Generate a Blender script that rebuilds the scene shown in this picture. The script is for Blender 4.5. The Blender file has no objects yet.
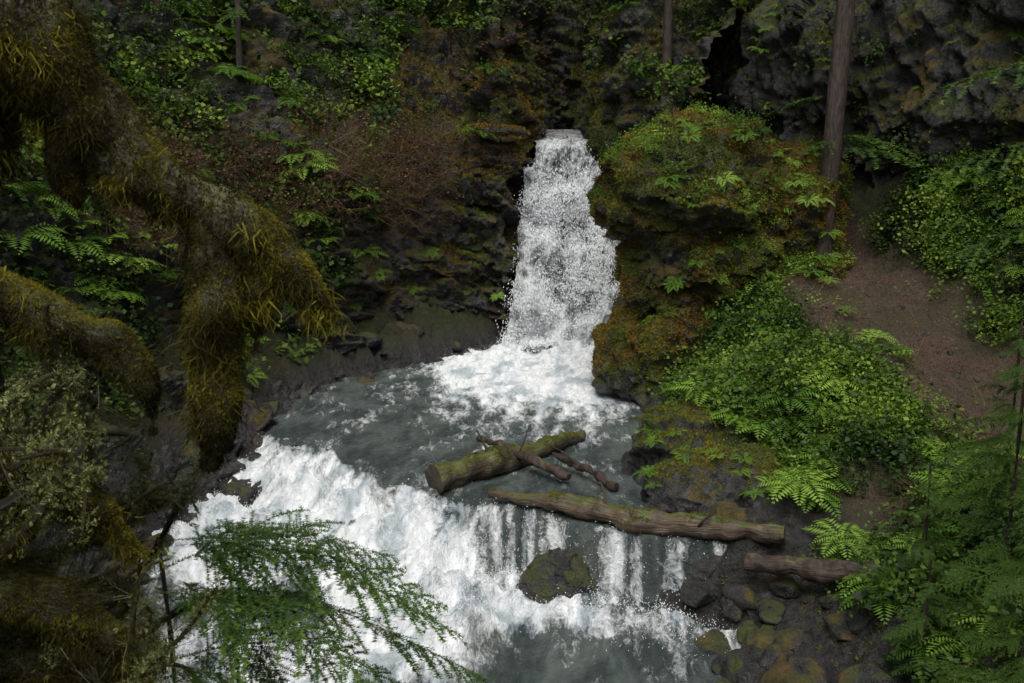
import bpy, math, random
import numpy as np
from mathutils import Vector, Matrix
rs = np.random.RandomState(11)
random.seed(5)
scene = bpy.context.scene

# ------------------------------------------------------------------ noise
_perm = np.tile(rs.permutation(256), 3)
_g = rs.normal(size=(256, 3)); _g /= np.linalg.norm(_g, axis=1)[:, None]
def pnoise(p):
    p = np.asarray(p, float); pi = np.floor(p).astype(np.int64); f = p - pi; pi &= 255
    w = f*f*f*(f*(f*6-15)+10); out = np.zeros(len(p))
    for dx in (0, 1):
        for dy in (0, 1):
            for dz in (0, 1):
                h = _perm[_perm[_perm[pi[:, 0]+dx]+pi[:, 1]+dy]+pi[:, 2]+dz]
                g = _g[h]
                dot = g[:, 0]*(f[:, 0]-dx)+g[:, 1]*(f[:, 1]-dy)+g[:, 2]*(f[:, 2]-dz)
                wx = w[:, 0] if dx else 1-w[:, 0]; wy = w[:, 1] if dy else 1-w[:, 1]; wz = w[:, 2] if dz else 1-w[:, 2]
                out += dot*wx*wy*wz
    return out*1.6
def fbm(p, o=4, gain=.5):
    p = np.asarray(p, float); a = 1; s = np.zeros(len(p))
    for i in range(o):
        s += a*pnoise(p*(2.03**i)+i*17.3); a *= gain
    return s
def ridge(p, o=3):
    a = 1; s = np.zeros(len(p))
    for i in range(o):
        s += a*(1-2*np.abs(pnoise(p*(2.1**i)+i*9.1))); a *= .5
    return s
_RT = np.array([[.86, .42, -.29], [-.47, .87, -.15], [.19, .27, .94]])
def slabs(v, s, tilt=.9, warp=.45, k=0.):
    """blocky fractured rock: tilted plane pieces in a warped lattice"""
    q = (v@_RT.T)/np.asarray(s)+k; q = q+warp*np.stack([fbm(q*.8+3, 2), fbm(q*.8+13, 2), fbm(q*.8+23, 2)], 1)
    i = np.floor(q).astype(np.int64); f = q-i-.5; i &= 255
    h = _perm[_perm[_perm[i[:, 0]]+i[:, 1]]+i[:, 2]]
    return (h/255.-.5)+(f*_g[h]).sum(1)*tilt
def sstep(a, b, x):
    t = np.clip((x-a)/(b-a), 0, 1); return t*t*(3-2*t)

# ------------------------------------------------------------------ mesh
def mk(name, V, F, mat, smooth=True, attrs=None, parent=None, link=True):
    V = np.asarray(V, np.float32); F = np.asarray(F, np.int32); k = F.shape[1]
    me = bpy.data.meshes.new(name)
    me.vertices.add(len(V)); me.vertices.foreach_set("co", V.ravel())
    me.loops.add(F.size); me.loops.foreach_set("vertex_index", F.ravel())
    me.polygons.add(len(F)); me.polygons.foreach_set("loop_start", np.arange(0, F.size, k, dtype=np.int32))
    me.polygons.foreach_set("use_smooth", np.full(len(F), smooth, dtype=bool))
    me.update(calc_edges=True)
    if attrs:
        for n, a in attrs.items():
            a = np.asarray(a, np.float32)
            if a.ndim == 1:
                me.attributes.new(n, 'FLOAT', 'POINT').data.foreach_set("value", a)
            else:
                me.attributes.new(n, 'FLOAT_VECTOR', 'POINT').data.foreach_set("vector", a.ravel())
    me.materials.append(mat)
    if not link: return me
    ob = bpy.data.objects.new(name, me); scene.collection.objects.link(ob)
    if parent: ob.parent = parent
    return ob
def lows(V): return {"lo": fbm(V*.9+40, 4), "mm": fbm(V*1.7+60, 4, .6)}
def empty(name, loc=(0, 0, 0)):
    e = bpy.data.objects.new(name, None); e.location = loc; e.empty_display_size = .3
    scene.collection.objects.link(e); return e
def gridF(nc, nr):
    i = np.arange(nc-1)[:, None]*nr+np.arange(nr-1)[None, :]
    i = i.ravel(); return np.stack([i, i+nr, i+nr+1, i+1], 1)
def cat(P, n):
    P = np.asarray(P, float); m = len(P)
    Q = np.concatenate([[2*P[0]-P[1]], P, [2*P[-1]-P[-2]]])
    t = np.linspace(0, m-1, n); i = np.minimum(t.astype(int), m-2); f = t-i
    f = f.reshape((-1,)+(1,)*(P.ndim-1))
    a, b, c, d = Q[i], Q[i+1], Q[i+2], Q[i+3]
    return .5*(2*b+(c-a)*f+(2*a-5*b+4*c-d)*f*f+(3*b-a-3*c+d)*f**3)
def loft(C, nc, nr):
    G = cat(C, nc); G = np.swapaxes(cat(np.swapaxes(G, 0, 1), nr), 0, 1); return G
def gnorm(G):
    n = np.cross(np.gradient(G, axis=0), np.gradient(G, axis=1))
    return n/(np.linalg.norm(n, axis=2)[..., None]+1e-9)
def faceinfo(V, F, ref=None):
    a, b, c = V[F[:, 0]], V[F[:, 1]], V[F[:, 2]]
    n = np.cross(b-a, c-a)
    if F.shape[1] == 4: n = n+np.cross(c-a, V[F[:, 3]]-a)
    L = np.linalg.norm(n, axis=1)+1e-12; n = n/L[:, None]; cen = V[F].mean(1)
    if ref is not None:
        s = np.sign(((np.asarray(ref)-cen)*n).sum(1)); n = n*s[:, None]
    return cen, n, L/2
def sample(surf, n, wf=None):
    V, F, cen, nor, ar = surf
    w = ar.copy()
    if wf is not None: w = w*np.clip(wf(cen, nor), 0, None)
    w = w/w.sum(); idx = rs.choice(len(F), n, p=w)
    r = rs.rand(n, 2); 
    if F.shape[1] == 4:
        a, b, c, d = [V[F[idx, i]] for i in range(4)]
        u, v = r[:, :1], r[:, 1:]
        P = a*(1-u)*(1-v)+b*u*(1-v)+c*u*v+d*(1-u)*v
    else:
        a, b, c = [V[F[idx, i]] for i in range(3)]
        s = np.sqrt(r[:, :1]); P = a*(1-s)+b*s*(1-r[:, 1:])+c*s*r[:, 1:]
    return P, nor[idx]
def frames(up):
    up = up/(np.linalg.norm(up, axis=1)[:, None]+1e-9)
    r = rs.normal(size=up.shape); t = r-(r*up).sum(1)[:, None]*up
    t /= np.linalg.norm(t, axis=1)[:, None]+1e-9
    return np.stack([t, np.cross(up, t), up], 2)
def scatter(name, tpls, P, up, sc, mat, parent=None, smooth=False, tint=None):
    N = len(P); R = frames(up); sc = np.broadcast_to(np.asarray(sc, float), (N,)) if np.ndim(sc) < 2 else sc
    which = rs.randint(0, len(tpls), N); VV = []; FF = []; TT = []; off = 0
    tint = rs.rand(N)*.75+.10+.65*fbm(P*.9+70, 3) if tint is None else tint
    for k, (tv, tf) in enumerate(tpls):
        m = np.where(which == k)[0]
        if len(m) == 0: continue
        s = sc[m][:, None, None] if sc.ndim == 1 else sc[m][:, None, :]
        v = np.einsum('nij,nkj->nki', R[m], tv[None]*s)+P[m][:, None]
        VV.append(v.reshape(-1, 3)); FF.append((tf[None]+(np.arange(len(m))*len(tv))[:, None, None]+off).reshape(-1, tf.shape[1]))
        tt = np.repeat(tint[m], len(tv)).reshape(len(m), -1)+rs.uniform(-.15, .15, (len(m), len(tv)//4+1)).repeat(4, 1)[:, :len(tv)]
        TT.append(tt.ravel()); off += len(m)*len(tv)
    return mk(name, np.concatenate(VV), np.concatenate(FF), mat, smooth, {"tint": np.concatenate(TT)}, parent)
def tube(P, R, n=12, seg=None, amp=0, fr=2., close=True):
    P = np.asarray(P, float); R = np.asarray(R, float)
    seg = seg or len(P)*6
    PP = cat(P, seg); RR = np.maximum(cat(R[:, None], seg)[:, 0], .001)
    if close:
        PP = np.concatenate([PP[:1], PP[:1], PP, PP[-1:], PP[-1:]]); RR = np.concatenate([[0.0001, RR[0]*.93], RR, [RR[-1]*.93, 0.0001]])
    T = np.gradient(PP[2:-2] if close else PP, axis=0)
    if close: T = np.concatenate([T[:1], T[:1], T, T[-1:], T[-1:]])
    T /= np.linalg.norm(T, axis=1)[:, None]+1e-9
    ref = np.array([0.13, .21, 1.]) if abs(T[:, 2]).mean() < .8 else np.array([1., .2, 0.1])
    A = np.cross(T, ref); A /= np.linalg.norm(A, axis=1)[:, None]; B = np.cross(T, A)
    a = np.linspace(0, 2*np.pi, n, endpoint=False)
    V = PP[:, None]+RR[:, None, None]*(np.cos(a)[None, :, None]*A[:, None]+np.sin(a)[None, :, None]*B[:, None])
    s = np.cumsum(np.linalg.norm(np.diff(PP, axis=0, prepend=PP[:1]), axis=1))
    if amp:
        nz = fbm(V.reshape(-1, 3)*fr, 3).reshape(V.shape[:2])
        V = V+(V-PP[:, None])/np.maximum(RR, .02)[:, None, None]*(nz*amp)[..., None]
    luv = np.stack(np.broadcast_arrays(np.cos(a)[None]*.15, np.sin(a)[None]*.15, s[:, None]), 2)
    m = len(PP); i = np.arange(m-1)[:, None]*n; j = np.arange(n)[None]; j2 = (j+1) % n
    F = np.stack([i+j, i+j2, i+n+j2, i+n+j], 2).reshape(-1, 4)
    return V.reshape(-1, 3), F, luv.reshape(-1, 3)
def join(parts):
    V = []; F = []; U = []; o = 0
    for p in parts:
        V.append(p[0]); F.append(p[1]+o); o += len(p[0])
        if len(p) > 2: U.append(p[2])
    return (np.concatenate(V), np.concatenate(F)) + ((np.concatenate(U),) if U else ())

# ------------------------------------------------------------------ materials
class M:
    def __init__(s, name):
        s.m = bpy.data.materials.new(name); s.m.use_nodes = True; s.nt = s.m.node_tree; s.nt.nodes.clear()
        s.out = s.n('ShaderNodeOutputMaterial')
    def n(s, t, **kw):
        nd = s.nt.nodes.new(t)
        for k, v in kw.items():
            if k[0] == '_': setattr(nd, k[1:], v)
            else:
                key = int(k[1:]) if k[0] == 'i' and k[1:].isdigit() else k.replace('_', ' ')
                if isinstance(v, bpy.types.NodeSocket): s.nt.links.new(v, nd.inputs[key])
                else: nd.inputs[key].default_value = v
        return nd
    def noise(s, vec, scale, det=3, rough=.55, dist=0.):
        return s.n('ShaderNodeTexNoise', Vector=vec, Scale=scale, Detail=det, Roughness=rough, Distortion=dist).outputs['Fac']
    def mr(s, v, a, b, c=0., d=1.):
        return s.n('ShaderNodeMapRange', i0=v, i1=a, i2=b, i3=c, i4=d).outputs[0]
    def math(s, op, a, b=0.):
        return s.n('ShaderNodeMath', _operation=op, i0=a, i1=b).outputs[0]
    def mix(s, f, a, b):
        nd = s.n('ShaderNodeMix', _data_type='RGBA'); 
        for i, v in ((0, f), (6, a), (7, b)):
            if isinstance(v, bpy.types.NodeSocket): s.nt.links.new(v, nd.inputs[i])
            elif i == 0: nd.inputs[i].default_value = v
            else: nd.inputs[i].default_value = (*v, 1)
        return nd.outputs[2]
    def pos(s): return s.n('ShaderNodeNewGeometry').outputs['Position']
    def scl(s, v, xyz):
        return s.n('ShaderNodeMapping', Vector=v, Scale=xyz).outputs[0]
    def attr(s, name, o='Fac'): return s.n('ShaderNodeAttribute', _attribute_name=name).outputs[o]
    def bump(s, h, st, dist=.05, nrm=None):
        nd = s.n('ShaderNodeBump', Height=h, Strength=st, Distance=dist)
        if nrm: s.nt.links.new(nrm, nd.inputs['Normal'])
        return nd.outputs[0]
    def fin(s, col, rough, nrm=None, spec=.5, trans=0, **kw):
        p = s.n('ShaderNodeBsdfPrincipled', Base_Color=col if isinstance(col, bpy.types.NodeSocket) else (*col, 1), Roughness=rough, **kw)
        p.inputs['Specular IOR Level'].default_value = spec
        if nrm: s.nt.links.new(nrm, p.inputs['Normal'])
        o = p.outputs[0]
        if trans:
            t = s.n('ShaderNodeBsdfTranslucent', Color=col)
            mx = s.n('ShaderNodeMixShader', i0=trans, i1=o, i2=t.outputs[0]); o = mx.outputs[0]
        s.nt.links.new(o, s.out.inputs[0]); return s.m

def rock_mat(name, moss=.5, orange=.5, dark=1., strata=1., low=0.):
    k = M(name); P = k.pos(); nz = k.n('ShaderNodeSeparateXYZ', Vector=k.n('ShaderNodeNewGeometry').outputs['Normal']).outputs[2]
    lo = k.attr('lo'); mm = k.attr('mm')
    b = k.noise(P, 6, 6, .72); c = k.noise(k.scl(P, (.5, .5, 5.)), 1.8, 4, .65)
    col = k.mix(k.mr(b, .32, .68), (.014*dark, .014*dark, .014*dark), (.12*dark, .116*dark, .110*dark))
    if strata > .3: col = k.mix(k.mr(c, .40, .60, 0, .8*strata), col, (.026*dark, .023*dark, .020*dark))
    col = k.mix(k.mr(k.math('ADD', mm, b), .62, .95, 0, .6), col, (.20*dark, .20*dark, .19*dark))
    mo = k.math('ADD', k.mr(nz, -.35, .75, -.45, .65), k.math('MULTIPLY', mm, .9))
    mo = k.math('ADD', mo, k.mr(b, .3, .7, -.25, .25))
    if low: mo = k.math('SUBTRACT', mo, k.mr(k.n('ShaderNodeSeparateXYZ', Vector=P).outputs[2], low, .1, 0, .7))
    mo = k.mr(k.math('ADD', mo, moss-.5), -.08, .22)
    mc = k.mix(k.mr(lo, -.15-.5*(orange-.5), .2-.5*(orange-.5)), (.062, .080, .010), (.125, .078, .014))
    mc = k.mix(k.mr(b, .35, .7), (.022, .023, .006), mc)
    col = k.mix(mo, col, mc)
    h = k.math('ADD', b, k.math('MULTIPLY', c, .8*strata))
    n1 = k.bump(h, 1., .12); n2 = k.bump(k.noise(P, 38, 3, .7), .8, .025, n1)
    r = k.math('ADD', k.mr(lo, -.3, .3, .2, .5), k.math('MULTIPLY', mo, .4))
    return k.fin(col, r, n2, .5)
def leaf_mat(name, c1, c2, c3=None, trans=.25, rough=.55):
    k = M(name); t = k.attr('tint'); col = k.mix(k.mr(t, 0, .9), c1, c2)
    if c3: col = k.mix(k.mr(t, .75, 1.1), col, c3)
    col = k.mix(k.mr(t, .15, -.3), col, tuple(x*.4 for x in c1))
    return k.fin(col, rough, None, .2, trans)

m_gorge = rock_mat('wet_layered_rock', .42, .6, .72, 1., 1.4)
m_mossrock = rock_mat('mossy_rock', .85, .5, .6, .3, 1.0)
m_cliff = rock_mat('dark_cliff_rock', .30, .35, .42, .2)
m_wet = rock_mat('wet_boulder_rock', .02, .3, .42, .1)
m_bank = rock_mat('bank_rock', .12, .35, .5, .3, .8)
m_fern = leaf_mat('fern_leaf', (.055, .125, .012), (.14, .25, .028), (.22, .34, .05))
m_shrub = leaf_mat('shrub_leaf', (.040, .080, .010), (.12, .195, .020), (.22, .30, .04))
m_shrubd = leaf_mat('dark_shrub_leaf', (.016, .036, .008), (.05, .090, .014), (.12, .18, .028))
m_moss = leaf_mat('moss_blades', (.06, .075, .008), (.12, .145, .014), (.22, .17, .018), .2, .8)
m_mossO = leaf_mat('orange_moss_blades', (.11, .062, .009), (.20, .125, .016), (.17, .18, .018), .2, .8)
m_hang = leaf_mat('hanging_moss', (.026, .023, .003), (.080, .072, .008), (.21, .185, .018), .3, .85)  # colour kept low in place of canopy shade over the left side
m_lich = leaf_mat('lichen', (.10, .115, .035), (.22, .25, .085), (.38, .40, .16), .25, .8)
m_needle = leaf_mat('hemlock_needles', (.020, .052, .010), (.060, .115, .016), (.15, .22, .025), .25, .6)
m_twig = leaf_mat('bare_twig', (.07, .045, .03), (.15, .09, .055), None, .0, .8)
m_litter = leaf_mat('leaf_litter', (.055, .030, .016), (.14, .08, .04), (.24, .17, .09), .0, .8)
m_brownleaf = leaf_mat('rusty_leaves', (.05, .028, .013), (.12, .060, .025), (.10, .13, .03), .2, .8)

k = M('forest_floor'); P = k.pos(); b1 = k.noise(P, 9, 5, .7); b2 = k.noise(P, 40, 3, .7); lo = k.attr('lo')
soil = k.mix(k.mr(b1, .3, .7), (.024, .016, .010), (.080, .050, .033))
soil = k.mix(k.mr(b2, .55, .7), soil, (.17, .105, .067))
soil = k.mix(k.mr(lo, .0, .4, 0, .7), soil, (.035, .034, .012))
mossc = k.mix(k.mr(lo, -.15, .2), (.038, .05, .009), (.05, .045, .013))
mossc = k.mix(k.mr(b1, .35, .7), mossc, (.012, .011, .007))
t = k.mr(k.math('ADD', k.attr('trail'), k.math('MULTIPLY', k.attr('mm'), .5)), .35, .65)
col = k.mix(t, mossc, soil)
wet = k.mr(k.n('ShaderNodeSeparateXYZ', Vector=P).outputs[2], .6, .2)
wet = k.math('MULTIPLY', wet, k.math('SUBTRACT', 1., k.math('MULTIPLY', t, .8)))
col = k.mix(wet, col, k.mix(k.mr(b1, .35, .7), (.008, .008, .007), (.060, .057, .053)))
m_floor = k.fin(col, k.mr(wet, 0, 1, .85, .32), k.bump(k.math('ADD', b1, k.math('MULTIPLY', b2, .4)), 1., .10), .4)

def bark_mat(name, c1, c2, moss=0., st=8., bd=.03):
    k = M(name); L = k.attr('luv', 'Vector'); P = k.pos()
    a = k.noise(k.scl(L, (14*2, 14*2, st)), 1., 5, .7, .3); m_ = k.noise(P, 3.5, 4, .7)
    col = k.mix(k.mr(a, .35, .65), c1, c2)
    col = k.mix(k.mr(m_, .5, .3, 0, .7), col, tuple(x*.5 for x in c1))
    nz = k.n('ShaderNodeSeparateXYZ', Vector=k.n('ShaderNodeNewGeometry').outputs['Normal']).outputs[2]
    mo = k.mr(k.math('ADD', k.mr(nz, -.2, .9, -.3, .4), k.mr(m_, .3, .7, -.5, .5)), .35-moss, .5-moss)
    col = k.mix(mo, col, k.mix(k.mr(a, .3, .7), (.03, .03, .008), (.10, .105, .018)))
    return k.fin(col, .5, k.bump(a, 1., bd), .5)
m_bark = bark_mat('tree_bark', (.018, .013, .011), (.085, .058, .045), 0.14, 5.)
m_logm = bark_mat('mossy_log', (.022, .016, .010), (.075, .055, .035), .26, 2.)
m_log = bark_mat('wet_log', (.026, .017, .011), (.13, .085, .048), 0.14, 1.2)
m_logr = bark_mat('red_wet_log', (.018, .010, .007), (.065, .038, .026), -.15, 1.2)
m_limb = bark_mat('mossy_limb', (.012, .010, .004), (.045, .038, .008), .25)

# water
k = M('creek_water'); P = k.pos(); fo = k.attr('foam')
n1 = k.noise(k.scl(P, (1.35, .55, 1)), 6, 6, .75, .7); n2 = k.noise(P, 28, 4, .7); n3 = k.attr('n3')
f = k.math('ADD', fo, k.mr(n1, .3, .7, -.34, .34)); f = k.math('ADD', f, k.mr(n2, .3, .7, -.10, .10))
f = k.mr(f, .34, .86)
dk = k.mix(k.mr(n3, -.3, .3), (.040, .054, .051), (.088, .108, .100))
wh = k.mix(k.mr(k.math('ADD', n3, k.math('MULTIPLY', n1, 1.2)), .15, .75), (.50, .56, .585), (.9, .92, .93))  # grey-blue shading of foam crevices put into the colour
col = k.mix(f, dk, wh)
hb = k.math('ADD', n1, k.math('MULTIPLY', n2, .25))
m_water = k.fin(col, k.mr(f, 0, 1, .07, .7), k.bump(hb, 1., .12), .5)
k = M('falling_water'); P = k.pos(); fo = k.attr('foam')
st = k.noise(k.scl(P, (6, 4, 1.3)), 1., 7, .78, .5); n2 = k.noise(k.scl(P, (1, 1, .6)), 20, 4, .75)
f = k.math('ADD', k.mr(st, .38, .6, 0, .75), k.mr(n2, .38, .66, 0, .5)); f = k.math('ADD', f, k.math('SUBTRACT', fo, .58))
f = k.mr(f, .1, 1.)
col = k.mix(f, (.09, .105, .11), (.9, .92, .93))  # thin-water gaps, plus grey shading between white bits painted into the colour
m_fall = k.fin(col, .55, k.bump(k.math('ADD', st, n2), 1., .12), .4)
k = M('white_spray'); m_spray = k.fin((.9, .92, .93), .5, None, .3)

# ------------------------------------------------------------------ terrain
C = np.array([
 (0,20,-.7),(0,17,-.7),(-2,18.5,-.7),(-2,16,-.6),(1,15,-.6),(1.2,18,-.7),(1,22,-.6),(-2.4,14.7,-.6),(-2.6,13.2,-1.4),
 (-3.2,11.8,-1.6),(0,11,-1.6),(0,9,-1.7),(-2,9,-1.7),(1,10.3,-1.5),(-.3,12.1,-1.5),(.4,13,-.5),(1.4,12.5,-.5),
 (2.15,16.5,-.2),(2.35,15.2,.05),(1.85,13.4,.0),(1.9,12.4,-.2),(2.65,12.0,.05),(2.75,11.3,-.15),(2.55,10.9,-.75),(2.3,9.6,-.98),(2.1,8,-1.1),(2.2,5.5,-.6),
 (2.5,14.3,.75),(3.0,14.3,1.1),(3.7,14.6,1.35),(5,15,1.35),(6.3,15,1.1),(6.6,13,.8),(6.1,18,2.0),(7.5,16.5,1.9),(8.5,16,2.3),(9,13,2.0),
 (5,13,1.0),(4,13,.8),(3.2,12.8,.4),(4.4,11.5,.25),(3.4,11.2,-.2),(5.5,11.5,.6),(4,9.5,0),(3.2,9,-.6),(5,8,.6),(3.6,6,.1),(6,6,1.5),(7,10,1.4),(9,9,3),
 (5,17,1.8),(4,17,1.2),(3.2,17,.5),(5,19,2.5),(6.5,19.5,2.6),(6,21.5,4.2),(4.5,22,4),(3.8,22.5,3.5),(2.4,21,-.3),(3.4,25,4.8),(4,27.5,6.5),(6,26,7.5),(9,23,8),
 (9.8,19,7),(12,15,9),(12,8,9),(12,22,12),(1.2,24.9,3.9),(1.2,23.6,-.3),(1.2,27,4.2),(1.4,31,4.2),(1.6,33.6,4.2),(2.6,33,4.4),(.6,32.5,4.4),
 (-1,25.7,3.8),(-3,24.8,3.8),(-5.4,22.5,4),(-7,19,4),(-7.3,15,3.6),(-7.3,11,2.8),(-6,8,2),(-3,27.5,6.2),(-7,25,7.5),(-10,20,9),(-11,14,8),(-11,8,7),
 (1.2,37,9),(-3,33,10),(6,33,10),(-8,30,12),(10,28,14),
 (-4.0,18.5,-.1),(-4.25,16,-.1),(-4.8,14.3,-.4),(-5,12.5,-.8),(-4.2,10.5,-1),(-3.3,8.5,-1),(-3,6.5,-.3),(-2.9,4.5,1.2),(-2.5,3,2.2),(0,3,2.3),(0,5,.4),(0,7,-.9),(2.5,3,2.2),
 (0,0,3.2),(-5,0,4),(5,0,4),(0,-4,4.2)], float)
def K(r2): return np.where(r2 > 1e-9, .5*r2*np.log(np.maximum(r2, 1e-9)), 0)
def tps_fit(C):
    n = len(C); X = C[:, :2]; r2 = ((X[:, None]-X[None])**2).sum(2)
    A = np.zeros((n+3, n+3)); A[:n, :n] = K(r2)+np.eye(n)*.02; A[:n, n] = 1; A[:n, n+1:] = X; A[n, :n] = 1; A[n+1:, :n] = X.T
    return np.linalg.solve(A, np.concatenate([C[:, 2], [0, 0, 0]]))
Wt = tps_fit(C)
def hgt(X):
    out = np.zeros(len(X))
    for s in range(0, len(X), 20000):
        x = X[s:s+20000]; r2 = ((x[:, None]-C[None, :, :2])**2).sum(2)
        out[s:s+20000] = K(r2)@Wt[:-3]+Wt[-3]+x@Wt[-2:]
    return out
far = np.array([8., 16, 30, 55, 90, 140, 220])*1.
xs = np.concatenate([-13-far[::-1], np.arange(-13, 13.01, .08), 13+far])
ys = np.concatenate([-4-far[::-1], np.arange(-4, 4, .25), np.arange(4, 28, .08), np.arange(28, 37.01, .25), 37+far])
GX, GY = np.meshgrid(xs, ys, indexing='ij'); XY = np.stack([GX.ravel(), GY.ravel()], 1)
CL = np.stack([np.clip(XY[:, 0], -12, 12), np.clip(XY[:, 1], -4, 37)], 1)
Z = hgt(CL); out = np.linalg.norm(XY-CL, axis=1)
Z = Z+np.where(out > .1, 1.6*np.sqrt(out)*sstep(0, 10, out)*1.8, 0)*np.where(XY[:, 1] < 0, .3, 1)
p3 = np.stack([XY[:, 0], XY[:, 1], Z], 1)
tr = np.array([(6.0, 19.0), (6.3, 17), (6.7, 15.5), (7.0, 14), (7.2, 12.5)])
def dist_poly(X, L):
    d = np.full(len(X), 1e9)
    for a, b in zip(L[:-1], L[1:]):
        t = np.clip(((X-a)@(b-a))/((b-a)@(b-a)), 0, 1); d = np.minimum(d, np.linalg.norm(X-(a+t[:, None]*(b-a)), axis=1))
    return d
def trd(X): return np.minimum(dist_poly(X, tr)-.4+.3*fbm(np.stack([X[:, 0], X[:, 1], 0*X[:, 0]], 1)*.9, 2), np.linalg.norm(X-np.array([4.4, 11.6]), axis=1)+.45)
trail = 1-sstep(.5, 1.3, trd(XY))
rough = (1-.6*trail)
bedm = sstep(-.45, .0, Z)
Z = Z+rough*(.18*fbm(p3*.9, 3)+.10*np.abs(fbm(p3*3.1, 3))-.03)*(.4+.6*bedm)+.03*fbm(p3*5, 3)
logd = dist_poly(XY, np.array([(1.7, 11.95), (3.3, 11.3), (4.3, 10.3)]))
Z = Z+(1-trail)*(.2+.8*bedm)*sstep(.2, .8, logd)*(.26*slabs(p3, (.8, .8, .6))+.13*slabs(p3, (.33, .33, .3), k=4.))*(np.abs(XY[:, 0]) < 13)
TV = np.stack([XY[:, 0], XY[:, 1], Z], 1)
TF = gridF(len(xs), len(ys))
mk('ground', TV, TF, m_floor, True, {"trail": trail, **lows(TV)})
cen, nor, ar = faceinfo(TV, TF); nor *= np.sign(nor[:, 2])[:, None]; ar = ar*((np.abs(cen[:, 0]) < 12.5) & (cen[:, 1] > 3) & (cen[:, 1] < 36))
S_ter = (TV, TF, cen, nor, ar)

# ------------------------------------------------------------------ gorge wall (one U-shaped loft)
def wall(cols, nc, nr, amp, s1, s2, a2, ref, name, mat):
    CC = np.array([[(b[0]+o[0]*s, b[1]+o[1]*s, z) for s, z in pr] for b, o, pr in cols])
    G = loft(CC, nc, nr); N = gnorm(G); v = G.reshape(-1, 3); n = N.reshape(-1, 3)
    sg = np.sign(((np.asarray(ref)-v)*n).sum(1)); n = n*sg[:, None]
    d = amp*(.7*fbm(v*.5, 3)+.25*ridge(v*1.1, 2)-.2)
    d += a2*(.42*slabs(v, s1)+.20*slabs(v, s2, k=7.)+.09*slabs(v, np.array(s2)*.45, k=17.))+.05*fbm(v*4.5, 3, .6)
    v = v+n*d[:, None]; F = gridF(nc, nr); ob = mk(name, v, F, mat, True, lows(v))
    cen, nor, ar = faceinfo(v, F, ref); return (v, F, cen, nor, ar)
pl = [(-.5, -1.6), (0, -.1), (.55, .35), (1.1, 1.2), (1.5, 2.4), (1.9, 3.8), (2.7, 5), (3.9, 7), (5.5, 10), (7.5, 15)]
pr = [(-.4, -1.6), (0, -.1), (.45, .35), (.6, 1.3), (.5, 2.6), (.65, 4.2), (1.4, 5.0), (2.6, 6.5), (4.0, 9.3), (5.5, 15)]
pf = [(-.2, -1.6), (0, -.1), (.1, .5), (.15, 1.4), (.1, 2.7), (.1, 4.3), (.3, 5.6), (1.0, 7.3), (2.2, 10), (4.2, 15)]
pc = [(.1, -1.6), (.1, 0), (.1, 1.4), (.1, 2.8), (.05, 4.2), (-.05, 5.6), (.05, 7.2), (.3, 9), (1.2, 12), (3.0, 17)]
pb = [(0, -1.6), (0, 0), (0, 1.4), (0, 2.8), (0, 4.2), (.1, 5.6), (.3, 7.2), (.9, 9), (2.4, 12), (3.6, 17)]
cols = [((-4.0, 8.5), (-1, 0), pl), ((-4.7, 10.5), (-1, .1), pl), ((-5.1, 12.5), (-1, .1), pl), ((-4.9, 14.2), (-1, .2), pl), ((-4.4, 16), (-1, .2), pl), ((-4.1, 18.2), (-.95, .3), pl),
        ((-3.3, 20.3), (-.7, .7), pr), ((-2.2, 21.8), (-.5, .85), pr), ((-.9, 22.9), (-.2, 1), pr), ((-.1, 23.3), (-.3, .9), pf),
        ((.2, 24.3), (-.8, .5), pf), ((.35, 25.8), (-1, .1), pc), ((.6, 28.5), (-1, .2), pc), ((1.1, 30.8), (-.5, 1), pb), ((2.3, 30.8), (.4, 1), pb),
        ((2.5, 28.5), (1, .2), pc), ((2.1, 26.8), (1, 0), pc), ((2.05, 25.1), (1, .1), pc), ((2.6, 24.0), (.9, .5), pc), ((3.3, 22.9), (.9, .6), pf), ((3.6, 21.5), (1, .3), pf)]
S_gor = wall(cols, 700, 290, .35, (1.6, 1.6, .62), (.62, .62, .24), .85, (.3, 18, 9), 'gorge_wall', m_gorge)
pd = [(-.2, .5), (0, 2.2), (.25, 3.4), (0, 4.8), (-.25, 6.2), (.1, 8), (.9, 10), (2.4, 13), (5, 17)]
cols = [((5.3, 26.5), (1, .3), pd), ((5.0, 24.4), (1, .3), pd), ((5.5, 22.4), (.9, .5), pd), ((6.5, 20.8), (.8, .6), pd), ((7.7, 19.4), (.8, .6), pd), ((8.7, 17.6), (.9, .4), pd),
        ((9.2, 15.5), (1, .2), pd), ((9.8, 12.5), (1, 0), pd), ((10.4, 9), (1, 0), pd)]
S_clf = wall(cols, 400, 260, .5, (1.5, 1.5, 2.6), (.55, .55, 1.0), 1., (2, 14, 6), 'cliff', m_cliff)

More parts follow.
